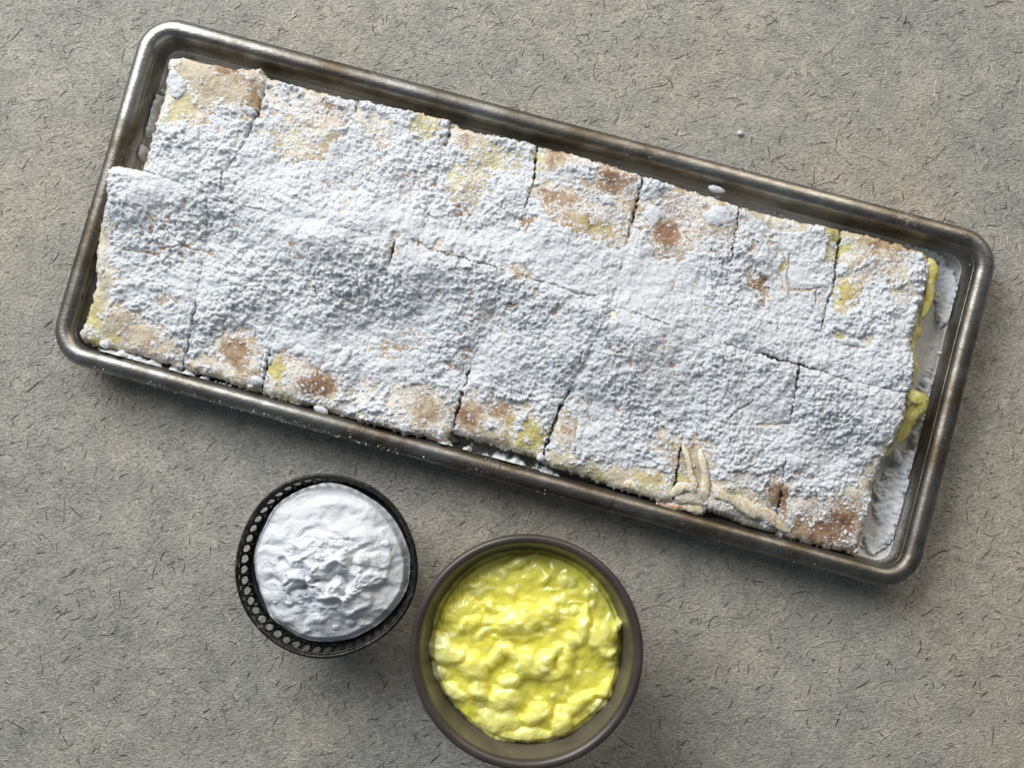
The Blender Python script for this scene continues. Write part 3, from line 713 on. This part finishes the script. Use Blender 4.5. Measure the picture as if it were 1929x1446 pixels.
strip('dough_strip', slices[14], [(1236, 946, .0140), (1262, 953, .0150), (1290, 950, .0154), (1316, 953, .0154), (1334, 936, .0160)], [7, 12, 11, 14, 9], 0.6, 4)
strip('dough_strip', slices[14], [(1334, 905, .0156), (1356, 926, .0166), (1380, 937, .0166), (1412, 957, .0164), (1446, 970, .0154), (1484, 1002, .0135)], [5, 12, 11, 14, 12, 7], 0.5, 5)
strip('dough_strip', slices[13], [(1168, 916, .0150), (1184, 911, .0162), (1200, 918, .0160), (1212, 926, .0150)], [4, 8, 7, 4], 0.6, 6)
strip('filling_curl', slices[15], [(1698, 744, .0160), (1716, 744, .0172), (1734, 754, .0170), (1730, 768, .0155), (1714, 786, .0140), (1706, 806, .0125), (1692, 836, .0110)], [5, 11, 13, 15, 12, 13, 6], 0.30, 7, 'filling')
strip('filling_curl', slices[7], [(1750, 486, .0150), (1758, 508, .0146), (1752, 535, .0135), (1750, 560, .0125), (1738, 600, .0120)], [5, 11, 8, 10, 6], 0.4, 8, 'filling')

# ------------------------------------------------------------------ sugar fallen into the tray
PF = plan_grid(2.2)
XF, YF = at(PF[0], PF[1], FLOOR)
fx, fy = PF
tf = np.full(fx.shape, -3.0)
SPILL = [(1700, 900, 34, 46, 10, 7.5), (1672, 930, 26, 60, 15, 7.5), (1664, 1025, 36, 40, 0, 7.5), (1690, 975, 30, 50, 10, 6.5), (1722, 860, 22, 40, 10, 6.0), (1805, 520, 40, 50, 0, 6.5), (1815, 600, 36, 80, 10, 7.5), (1795, 690, 34, 70, 12, 7.5), (1775, 560, 24, 60, 0, 6.5), (1755, 760, 34, 70, 15, 6.7), (1765, 830, 20, 50, 15, 5.0), (1730, 840, 16, 40, 15, 5.5), (1700, 1050, 30, 16, -30, 5.5),
         (288, 205, 20, 70, 14, 16), (264, 270, 22, 48, 14, 18), (246, 300, 14, 22, 14, 8), (330, 120, 30, 14, 14, 3), (1750, 480, 60, 18, 14, 5)]
jx, jy = fx + 14 * fbm(fx / 26, fy / 26, 91, 4), fy + 14 * fbm(fx / 26, fy / 26, 92, 4)
for (x, y, rx, ry, a, h) in SPILL:
    tf = np.maximum(tf, -3 + (h + 3) * (1 - smooth(0.8, 1.05, ellip(jx, jy, x, y, rx, ry, a))))
lo_edge = [(165, 662), (262, 690), (336, 712), (490, 762), (660, 806), (838, 853), (1020, 895), (1180, 945), (1340, 985), (1560, 1052), (1640, 1068)]
dd, tt = seg_dist(jx, jy, lo_edge)
lo_heap = np.exp(-(dd / 24) ** 2) * (1 - 0.7 * smooth(.5, .65, tt))
tf = np.maximum(tf, -3 + 9 * np.exp(-(dd / 22) ** 2) * (0.55 + 0.45 * smooth(-0.3, 0.3, perlin(tt * 14, tt * 0, 95))) * (1 - 0.45 * smooth(.55, .75, tt)))
hi_edge = [(640, 165), (860, 205), (1210, 312), (1390, 365), (1600, 415), (1760, 455)]
dd, tt = seg_dist(jx, jy, hi_edge)
tf = np.maximum(tf, -3 + 6.5 * np.exp(-(dd / 16) ** 2) * smooth(-0.2, 0.3, perlin(tt * 12, tt * 0, 96)) * smooth(.3, .5, tt))
f1, f2, rid = worley((fx + 9 * perlin(fx / 20, fy / 20, 71)) / 40, (fy + 9 * perlin(fx / 20, fy / 20, 72)) / 40, 97)
plate = smooth(0.0, 0.05, f2 - f1)
g1_, _, r1 = worley(fx / 8, fy / 8, 98)
tf = tf + (4.0 * r1 * np.sqrt(np.clip(1 - (g1_ / .6) ** 2, 0, 1)) + 1.0 * perlin(fx / 20, fy / 20, 99) + 0.9 * perlin(fx / 6, fy / 6, 93) + 0.9 * perlin(fx / 11, fy / 11, 90)) - 1.6 - 4 * (1 - plate) + 1.2 * fbm(fx / 34, fy / 34, 94, 4)
# stay inside the tray and heap up against the wall
ca, sa = math.cos(-TA), math.sin(-TA)
lu = (XF - TC[0]) * ca - (YF - TC[1]) * sa; lv = (XF - TC[0]) * sa + (YF - TC[1]) * ca
inner = np.minimum(TL / 2 - np.abs(lu), TW / 2 - np.abs(lv))
zfl = 0.0012 + np.clip(0.0140 - inner, 0, 1) * 1.1 + 0.0085 * lo_heap
qx, qy = np.abs(lu) - (TL / 2 - 0.022), np.abs(lv) - (TW / 2 - 0.022)
corner = np.where((qx > 0) & (qy > 0), 0.022 - np.hypot(qx, qy), inner)
okc = (np.minimum(inner, corner) > np.where(lo_heap > .4, 0.0086, 0.0099))
tf = tf - 7 * smooth(.0113, .0095, np.minimum(inner, corner)) * (1 - smooth(.2, .5, lo_heap))
fm = cells(okc) & (np.maximum(cells(tf), tf[1:, 1:]) > -0.8)
me = height_mesh('spilled_sugar', XF, YF, zfl + tf * PXM, fm)
tag(link('spilled_sugar', me, M['sugar']), 'white icing sugar lying on the tray floor around the pastry', 'icing sugar', kind='stuff')

# grains clinging to the rim
def grains(n, fn, name, label, smin, smax):
    oct_v = np.array([(1, 0, 0), (-1, 0, 0), (0, 1, 0), (0, -1, 0), (0, 0, 1), (0, 0, -1)], float)
    oct_f = np.array([(0, 2, 4), (2, 1, 4), (1, 3, 4), (3, 0, 4), (2, 0, 5), (1, 2, 5), (3, 1, 5), (0, 3, 5)])
    c = fn(n)
    s = smin + (smax - smin) * RNG.random(len(c)) ** 3
    V = c[:, None, :] + oct_v[None] * (s[:, None, None] * RNG.uniform(0.6, 1.3, (len(c), 6, 1)))
    F = (np.arange(len(c))[:, None, None] * 6 + oct_f[None]).reshape(-1, 3)
    return tag(link(name, np_mesh(name, V.reshape(-1, 3), F, False), M['sugar']), label, 'icing sugar', kind='stuff')
prof = np.array([(0, 13.6), (0.25, 14.9), (0.7, 15.6), (1.5, 16.45), (2.7, 17.0), (4.0, 17.2), (5.1, 17.0), (6.0, 16.4), (6.55, 15.5), (6.85, 14.8), (7.0, 13.6), (7.8, 10.8), (9.9, 4), (11.1, 1.8)]) / 1000
def rim_pts(n):
    paths = [rr_path(o_) for o_ in prof[:, 0]]; m_ = len(paths[0])
    out = []
    dens = np.array([_h(np.array([i // 9]), np.array([3]), 5)[0] for i in range(m_)])
    while len(out) < n:
        i = int(RNG.integers(m_))
        y_loc = paths[0][i][1]
        if RNG.random() > dens[i] ** 2 + 0.05: continue
        if y_loc < -TW / 2 + 0.01: k = int(RNG.choice([0, 0, 1, 1, 2, 3, 10, 11, 12, 13, 13]))
        else: k = int(RNG.choice([0, 1, 8, 9, 10, 10, 11, 11, 12, 12, 13, 13]))
        p = paths[k][i] + (paths[k][(i + 1) % m_] - paths[k][i]) * RNG.random()
        z = prof[k, 1]
        c_, s_ = math.cos(TA), math.sin(TA)
        out.append((TC[0] + p[0] * c_ - p[1] * s_ + RNG.normal(0, .0002), TC[1] + p[0] * s_ + p[1] * c_ + RNG.normal(0, .0002), z))
    return np.array(out)
grains(2200, rim_pts, 'sugar_grains', 'fine sugar grains sprinkled along the tray rim and wall', 0.00012, 0.00042)

def lump(px, py, z, rx, ry, rz, ang, seed, label):
    rr = random.Random(seed); V = []; F = []
    n, m_ = 12, 7
    for j in range(m_ + 1):
        th = math.pi * j / m_
        for i in range(n):
            ph = 2 * math.pi * i / n
            k = 1 + 0.22 * (rr.random() - .5)
            V.append((rx * PXM * math.sin(th) * math.cos(ph) * k, ry * PXM * math.sin(th) * math.sin(ph) * k, rz * PXM * math.cos(th) * k))
    for j in range(m_):
        for i in range(n):
            F.append((j * n + i, (j + 1) * n + i, (j + 1) * n + (i + 1) % n, j * n + (i + 1) % n))
    o = link('sugar_lump', np_mesh('sugar_lump', V, F), M['sugar'])
    x, y = at(px, py, z); o.location = (float(x), float(y), z); o.rotation_euler = (0, 0, math.radians(ang))
    tag(o, label, 'sugar lump', 'loose lumps of icing sugar')
lump(483, 717, .0150, 15, 10, 9, -20, 1, 'white sugar lump wedged in the gap beside the pinkish brown slice')
lump(197, 649, .0150, 10, 7, 6, -35, 2, 'pale angular sugar chip on the lower edge of the bottom left slice')
lump(1350, 357, .0130, 17, 7, 6, -15, 3, 'flat sugar chip against the upper inner wall of the tray')
lump(1394, 251, .0004, 6, 5, 4, 0, 4, 'tiny white sugar crumb lying on bare paper above the tray')
lump(1018, 862, .0155, 8, 8, 7, 0, 5, 'round sugar ball at the lower cut beside the yellow patch')
lump(1690, 860, .0040, 9, 16, 7, 20, 6, 'oval sugar lump on the tray floor beside the bottom right slice')
lump(605, 772, .0140, 15, 8, 7, -25, 7, 'split white sugar lump at the lower pastry edge near the brown stain')

# ------------------------------------------------------------------ pierced metal bowl of sugar
BZ = 0.031
bx, by = [float(v) for v in at(614, 1065, BZ)]
def wobb(a): return 0.010 * math.cos(3 * a + 0.6) + 0.006 * math.cos(5 * a + 2.0)
bowl = empty('sugar_bowl', (bx, by, 0.0))
tag(bowl, 'small round dark metal bowl with pierced openwork rim', 'bowl')
RT, ZT, RB, ZB = 0.0342, 0.0310, 0.0317, 0.0218
link('cup', lathe('cup', [(0.0, 0.0004), (.020, .0004), (.0215, .0012), (.0225, .004), (.0268, .011), (.0303, .017), (.0314, .0218), (.0307, .0220), (.0298, .017), (.0260, .0115), (.0215, .005), (.0, .004)], 96, wobb), M['liner'], bowl)
def ring_path(r, z, n=120): return [(r * (1 + wobb(a)) * math.cos(a), r * (1 + wobb(a)) * math.sin(a), z) for a in [2 * math.pi * i / n for i in range(n)]]
link('top_band', tube('top_band', ring_path(RT, ZT), 0.00075, 8, 1.0, True), M['pewter'], bowl)
link('wire_edge', tube('wire_edge', ring_path(RT - .0009, ZT - .0014), 0.0004, 6, 1.0, True), M['pewter'], bowl)
link('lower_band', tube('lower_band', ring_path(RB, ZB), 0.0009, 8, 1.0, True), M['pewter'], bowl)
NR = 50
pitch = 2 * math.pi * (RT + RB) / 2 / NR
sl = math.hypot(RT - RB, ZT - ZB)
def eyelet():
    V = []; F = []; n = 16
    # flat oval plate with an oval hole, tapered corners fill towards the neighbours
    for i in range(n):
        a = 2 * math.pi * i / n
        ho = (0.35 * pitch * math.cos(a), 0.30 * sl * math.sin(a))
        c, s = math.cos(a), math.sin(a)
        q = (abs(c) ** 2.1 + abs(s) ** 2.1) ** (-1 / 2.1)
        bo = (0.53 * pitch * c * q, 0.45 * sl * s * q)
        mid_ = ((ho[0] + bo[0]) / 2, (ho[1] + bo[1]) / 2)
        V += [(ho[0], ho[1], 0.0), (mid_[0], mid_[1], 0.00035), (bo[0], bo[1], 0.0), (bo[0], bo[1], -0.0005), (ho[0], ho[1], -0.0005)]
    for i in range(n):
        j = (i + 1) % n
        for k in range(5):
            F.append((i * 5 + k, j * 5 + k, j * 5 + (k + 1) % 5, i * 5 + (k + 1) % 5))
    return np_mesh('eyelet', V, [f[::-1] for f in F])
em = eyelet(); em.materials.append(M['pewter'])
for i in range(NR):
    a = 2 * math.pi * (i + 0.5) / NR
    o = bpy.data.objects.new('pierced_eyelet', em); col.objects.link(o); o.parent = bowl
    r = (RT + RB) / 2 * (1 + wobb(a)); z = (ZT + ZB) / 2
    tx = Vector((-math.sin(a), math.cos(a), 0)); ty = Vector(((RT - RB) * math.cos(a), (RT - RB) * math.sin(a), ZT - ZB)).normalized()
    tz = tx.cross(ty)
    R3 = Matrix((tx, ty, tz)).transposed()
    o.matrix_local = Matrix.Translation((r * math.cos(a), r * math.sin(a), z)) @ R3.to_4x4() @ Matrix.Rotation(random.uniform(-.12, .12), 4, 'Z') @ Matrix.Diagonal((random.uniform(.94, 1.06), random.uniform(.9, 1.05), 1, 1))

# heaped sugar in the bowl
u, v = np.meshgrid(np.linspace(-.0318, .0318, 330), np.linspace(.0318, -.0318, 330))
r = np.hypot(u, v)
pxs, pys = u / PXM, v / PXM
wx, wy = pxs + 10 * perlin(pxs / 30, pys / 30, 201) + 2 * perlin(pxs / 12, pys / 12, 203), pys + 10 * perlin(pxs / 30, pys / 30, 202) + 2 * perlin(pxs / 12, pys / 12, 204)
core = np.exp(-(((pxs - 5) / 95) ** 2 + ((pys + 15) / 75) ** 2) ** 1.5)
rid_ = 1 - np.sqrt(fbm(wx / 62, wy / 40, 205, 3) ** 2 + 0.02) * 1.8
f1, f2, wr = worley(wx / 34, wy / 24, 207)
chunk = np.sqrt(np.clip(1 - (f1 / .7) ** 2, 0, 1)) * (0.3 + wr)
z = 0.0266 + 0.0062 * np.clip(1 - (r / .032) ** 2, 0, 1) + core * (0.0036 * rid_ + 0.0026 * chunk) + 0.0008 * fbm(wx / 60, wy / 44, 208, 4)
z = z + (1 - core) * 0.0014 * perlin(wx / 55, wy / 30, 209)
for (x0, y0, R_, dz, a0, a1) in ((0, 20, 116, -.0009, -80, 20), (-20, -10, 110, -.0010, 190, 260)):
    ang = np.degrees(np.arctan2(wy - y0, wx - x0)); ang = np.where(ang < a0 - 60, ang + 360, ang)
    sel = smooth(a0 - 15, a0 + 15, ang) * (1 - smooth(a1 - 15, a1 + 15, ang))
    z = z + dz * sel * smooth(R_ - 3, R_ + 4, np.hypot(wx - x0, wy - y0)) * (1 - smooth(R_ + 25, R_ + 60, np.hypot(wx - x0, wy - y0)))
for i in range(6):
    z[1:-1, 1:-1] = (z[1:-1, 1:-1] * 2 + z[:-2, 1:-1] + z[2:, 1:-1] + z[1:-1, :-2] + z[1:-1, 2:]) / 6
f1, f2, wr = worley(pxs / 9, pys / 9, 212)
z = z + core * 0.00055 * wr * np.clip(1 - (f1 / .6) ** 2, 0, 1)
for i in range(40):
    x0, y0 = RNG.normal(0, 48), RNG.normal(-25, 40); rr0 = RNG.uniform(3, 9)
    q = np.hypot(pxs - x0, (pys - y0) * 1.2) / rr0
    z = z + np.where(q < 1, rr0 * .55 * PXM * np.sqrt(np.clip(1 - q * q, 0, 1)), 0)
z = z + (0.00004 + 0.00020 * core) * perlin(pxs / 5, pys / 5, 210) + 0.00006 * perlin(pxs / 2.6, pys / 2.6, 211)
edge = (0.0309 + 0.0008 * perlin(np.arctan2(v, u) * 2.2 + 9, u * 0 + .5, 214)) * (1 + 0.010 * np.cos(3 * np.arctan2(v, u) + .6)) - 0.0007 * (1 + np.cos(np.arctan2(v, u) - math.radians(205)))
z = z - 0.003 * smooth(edge - .0025, edge, r)
me = height_mesh('sugar_heap', u + bx, v + by, z, cells(r < edge), (bx, by, .004))
o = link('sugar_heap', me, m_sugar('heaped_sugar', (0.755, 0.785, 0.83))); o.location = (bx, by, .004)
tag(o, 'craggy heap of white icing sugar filling the pierced metal bowl', 'icing sugar')

# ------------------------------------------------------------------ stoneware ramekin of yellow custard
RZ = 0.044
rx0, ry0 = [float(v) for v in at(992, 1227, RZ)]
ram = empty('ramekin', (rx0, ry0, 0.0))
tag(ram, 'brown stoneware ramekin with thick rounded rim', 'bowl')
outer = [(0, .0006), (.026, .0006), (.0285, .0012), (.0300, .003), (.0335, .012), (.0372, .024), (.0400, .036), (.0412, .0405), (.0423, .0418), (.0428, .0432), (.0424, .0445), (.0414, .0451), (.0403, .0449), (.0393, .0441), (.0388, .0428)]
inner = [(.0388, .0428), (.0379, .040), (.0366, .034), (.0338, .024), (.0296, .012), (.0262, .0075), (.021, .0062), (0, .006)]
link('body', lathe('body', outer, 128), M['stone'], ram)
link('glazed_inside', lathe('glazed_inside', inner, 128), M['stone_in'], ram)
# custard
def zc_(zx, zy): return 760 + zx * .3153, 990 + zy * .3153
CZ = 0.036
gxp, gyp = np.meshgrid(np.arange(795, 1180, 1.15), np.arange(1015, 1428, 1.15))
CX, CY = at(gxp, gyp, CZ)
zx, zy = (gxp - 760) / .3153, (gyp - 990) / .3153
wzx = zx + 24 * perlin(zx / 85, zy / 85, 301) + 6 * perlin(zx / 34, zy / 34, 303)
wzy = zy + 24 * perlin(zx / 85, zy / 85, 302) + 6 * perlin(zx / 34, zy / 34, 304)
BL = [(720, 560, 200, 85, -10, 1.0, .25), (870, 500, 62, 66, 20, 1.0, .5), (640, 590, 120, 60, -10, .9, .2), (530, 475, 52, 36, 40, .55, .6), (500, 560, 40, 26, 0, .5, .6), (690, 215, 85, 36, -15, .55, 1.0), (785, 185, 48, 18, -35, .5, .9), (590, 285, 30, 40, 20, .35, .8), (1075, 600, 42, 120, 10, .85, .5), (1190, 660, 95, 100, 10, .85, .4), (1285, 590, 24, 75, 22, .85, .6), (1215, 740, 60, 50, 0, .8, .4),
      (420, 840, 92, 100, 10, 1.0, .45), (450, 975, 55, 75, -10, .85, .6), (555, 770, 38, 100, 24, .8, .5), (650, 760, 110, 50, 38, .75, .35), (775, 830, 120, 85, 5, 1.0, .35), (855, 790, 42, 66, 20, 1.1, .7), (760, 790, 50, 50, 0, 1.1, .6), (640, 925, 82, 52, -25, .8, .8), (600, 1040, 115, 75, -18, .7, .5), (215, 735, 85, 95, -25, .75, 1.0), (320, 770, 70, 50, 10, .7, .6), (190, 890, 58, 62, 20, .3, 1.0), (300, 1000, 85, 48, 35, .35, .9),
      (560, 1165, 135, 80, 8, .45, .7), (800, 1120, 105, 62, -35, .7, .35), (940, 1180, 64, 92, 8, .75, .5), (1060, 1060, 130, 44, -38, .6, .25), (1205, 990, 52, 46, 0, .6, .4), (1165, 1090, 70, 34, -35, .25, .9), (720, 1260, 190, 46, -3, .3, .6), (380, 590, 85, 55, -30, .55, .2), (330, 500, 120, 70, -20, .35, .1), (640, 410, 30, 36, 0, .4, .6), (840, 310, 24, 40, 10, .4, .7), (985, 335, 62, 40, -10, .4, .7), (1130, 478, 20, 20, 0, .5, 1), (955, 512, 34, 22, 0, .55, 1), (1030, 510, 28, 12, 5, .5, .9),
      (1100, 400, 50, 26, -30, .35, .7), (970, 800, 46, 110, 15, .75, .3), (900, 890, 90, 30, -20, .45, .2), (1050, 880, 30, 18, 0, .5, .8), (480, 640, 60, 24, -40, .5, .6), (900, 1290, 50, 30, 0, .12, 1.0), (410, 370, 90, 26, -15, .25, .7), (1010, 690, 50, 60, 0, .6, .4), (920, 740, 40, 40, 0, .7, .7), (1240, 830, 28, 28, 0, .4, .8), (680, 660, 160, 30, -4, .5, .1)]
rb = random.Random(11)
for i in range(42):
    a = rb.uniform(0, 2 * math.pi); q = 560 * math.sqrt(rb.random())
    BL.append((720 + q * math.cos(a), 690 + q * math.sin(a), rb.uniform(9, 30), rb.uniform(9, 24), rb.uniform(0, 180), rb.uniform(.12, .5), rb.uniform(.3, 1)))
for i in range(24):
    a = rb.uniform(0, 2 * math.pi); q = 540 * math.sqrt(rb.random())
    BL.append((720 + q * math.cos(a), 690 + q * math.sin(a), rb.uniform(33, 75), rb.uniform(9, 17), rb.uniform(-60, 60), rb.uniform(.2, .45), rb.uniform(.5, 1)))
base = 0.30 * fbm(wzx / 240, wzy / 240, 305, 3)
rr2 = np.hypot(zx - 720, zy - 680) / 600
base = base + 0.55 * np.clip(1 - rr2 ** 2, 0, 1)
zz = base.copy(); pale = np.zeros(zz.shape)
for (x, y, ax, ay, an, h, pl) in sorted(BL, key=lambda b: -b[2] * b[3]):
    q = ellip(wzx, wzy, x, y, ax, ay, an)
    small = ay < 32 and ax < 76
    ref = zz if small else base * 0.75
    s = ref + (h * (0.45 if small else 0.95)) * np.clip(1 - q ** 2.4, 0, 1) ** 0.55 + (0 if small else .06)
    hit = (q < 1) & (s > zz)
    zz = np.where(hit, s, zz); pale = np.where(hit, pl * (1 - 0.55 * q ** 2), pale)
# soften creases a little
for it in range(8):
    zz[1:-1, 1:-1] = (zz[1:-1, 1:-1] * 2 + zz[:-2, 1:-1] + zz[2:, 1:-1] + zz[1:-1, :-2] + zz[1:-1, 2:]) / 6
zz = zz + 0.07 * perlin(zx / 46, zy / 46, 306) + 0.022 * perlin(zx / 20, zy / 20, 307)
FOOD = [(150, 560), (135, 690), (150, 900), (240, 985), (300, 1060), (400, 1150), (520, 1260), (680, 1315), (860, 1300), (1000, 1240), (1150, 1160), (1250, 1010), (1290, 860), (1300, 700), (1310, 540), (1270, 430), (1180, 290), (1050, 190), (900, 140), (720, 130), (540, 150), (380, 220), (250, 340), (170, 460)]
FOOD = [(722 + (x_ - 725) * 1.06, 716 + (y_ - 700) * 1.08) for x_, y_ in FOOD]
ins = inside(wzx, wzy, FOOD); dd, _ = seg_dist(wzx, wzy, FOOD + FOOD[:1])
sd = np.where(ins, dd, -dd)
Z = 0.0338 + 0.0044 * zz
e = np.clip((60 - sd) / 60, 0, 1)
low = (zx < 520) & (zy > 850)
Z = Z - 0.004 * (1 - np.sqrt(1 - np.clip(e, 0, .995) ** 2)) - 0.016 * smooth(2, -34, sd)
pale = np.clip(pale + 0.5 * smooth(70, 0, sd) * smooth(800, 1000, zy), 0, 1)
rin = np.hypot(CX - rx0, CY - ry0)
keep = (sd > -34) & (rin < 0.0374)
Z = np.where(rin > 0.0345, Z - 0.0015, Z)
me = height_mesh('custard', CX, CY, Z, cells(keep), (rx0, ry0, .006), {'pale': pale})
o = link('custard', me, M['custard']); o.location = (rx0, ry0, .006)
tag(o, 'glossy lumpy yellow custard heaped in the brown ramekin', 'custard')
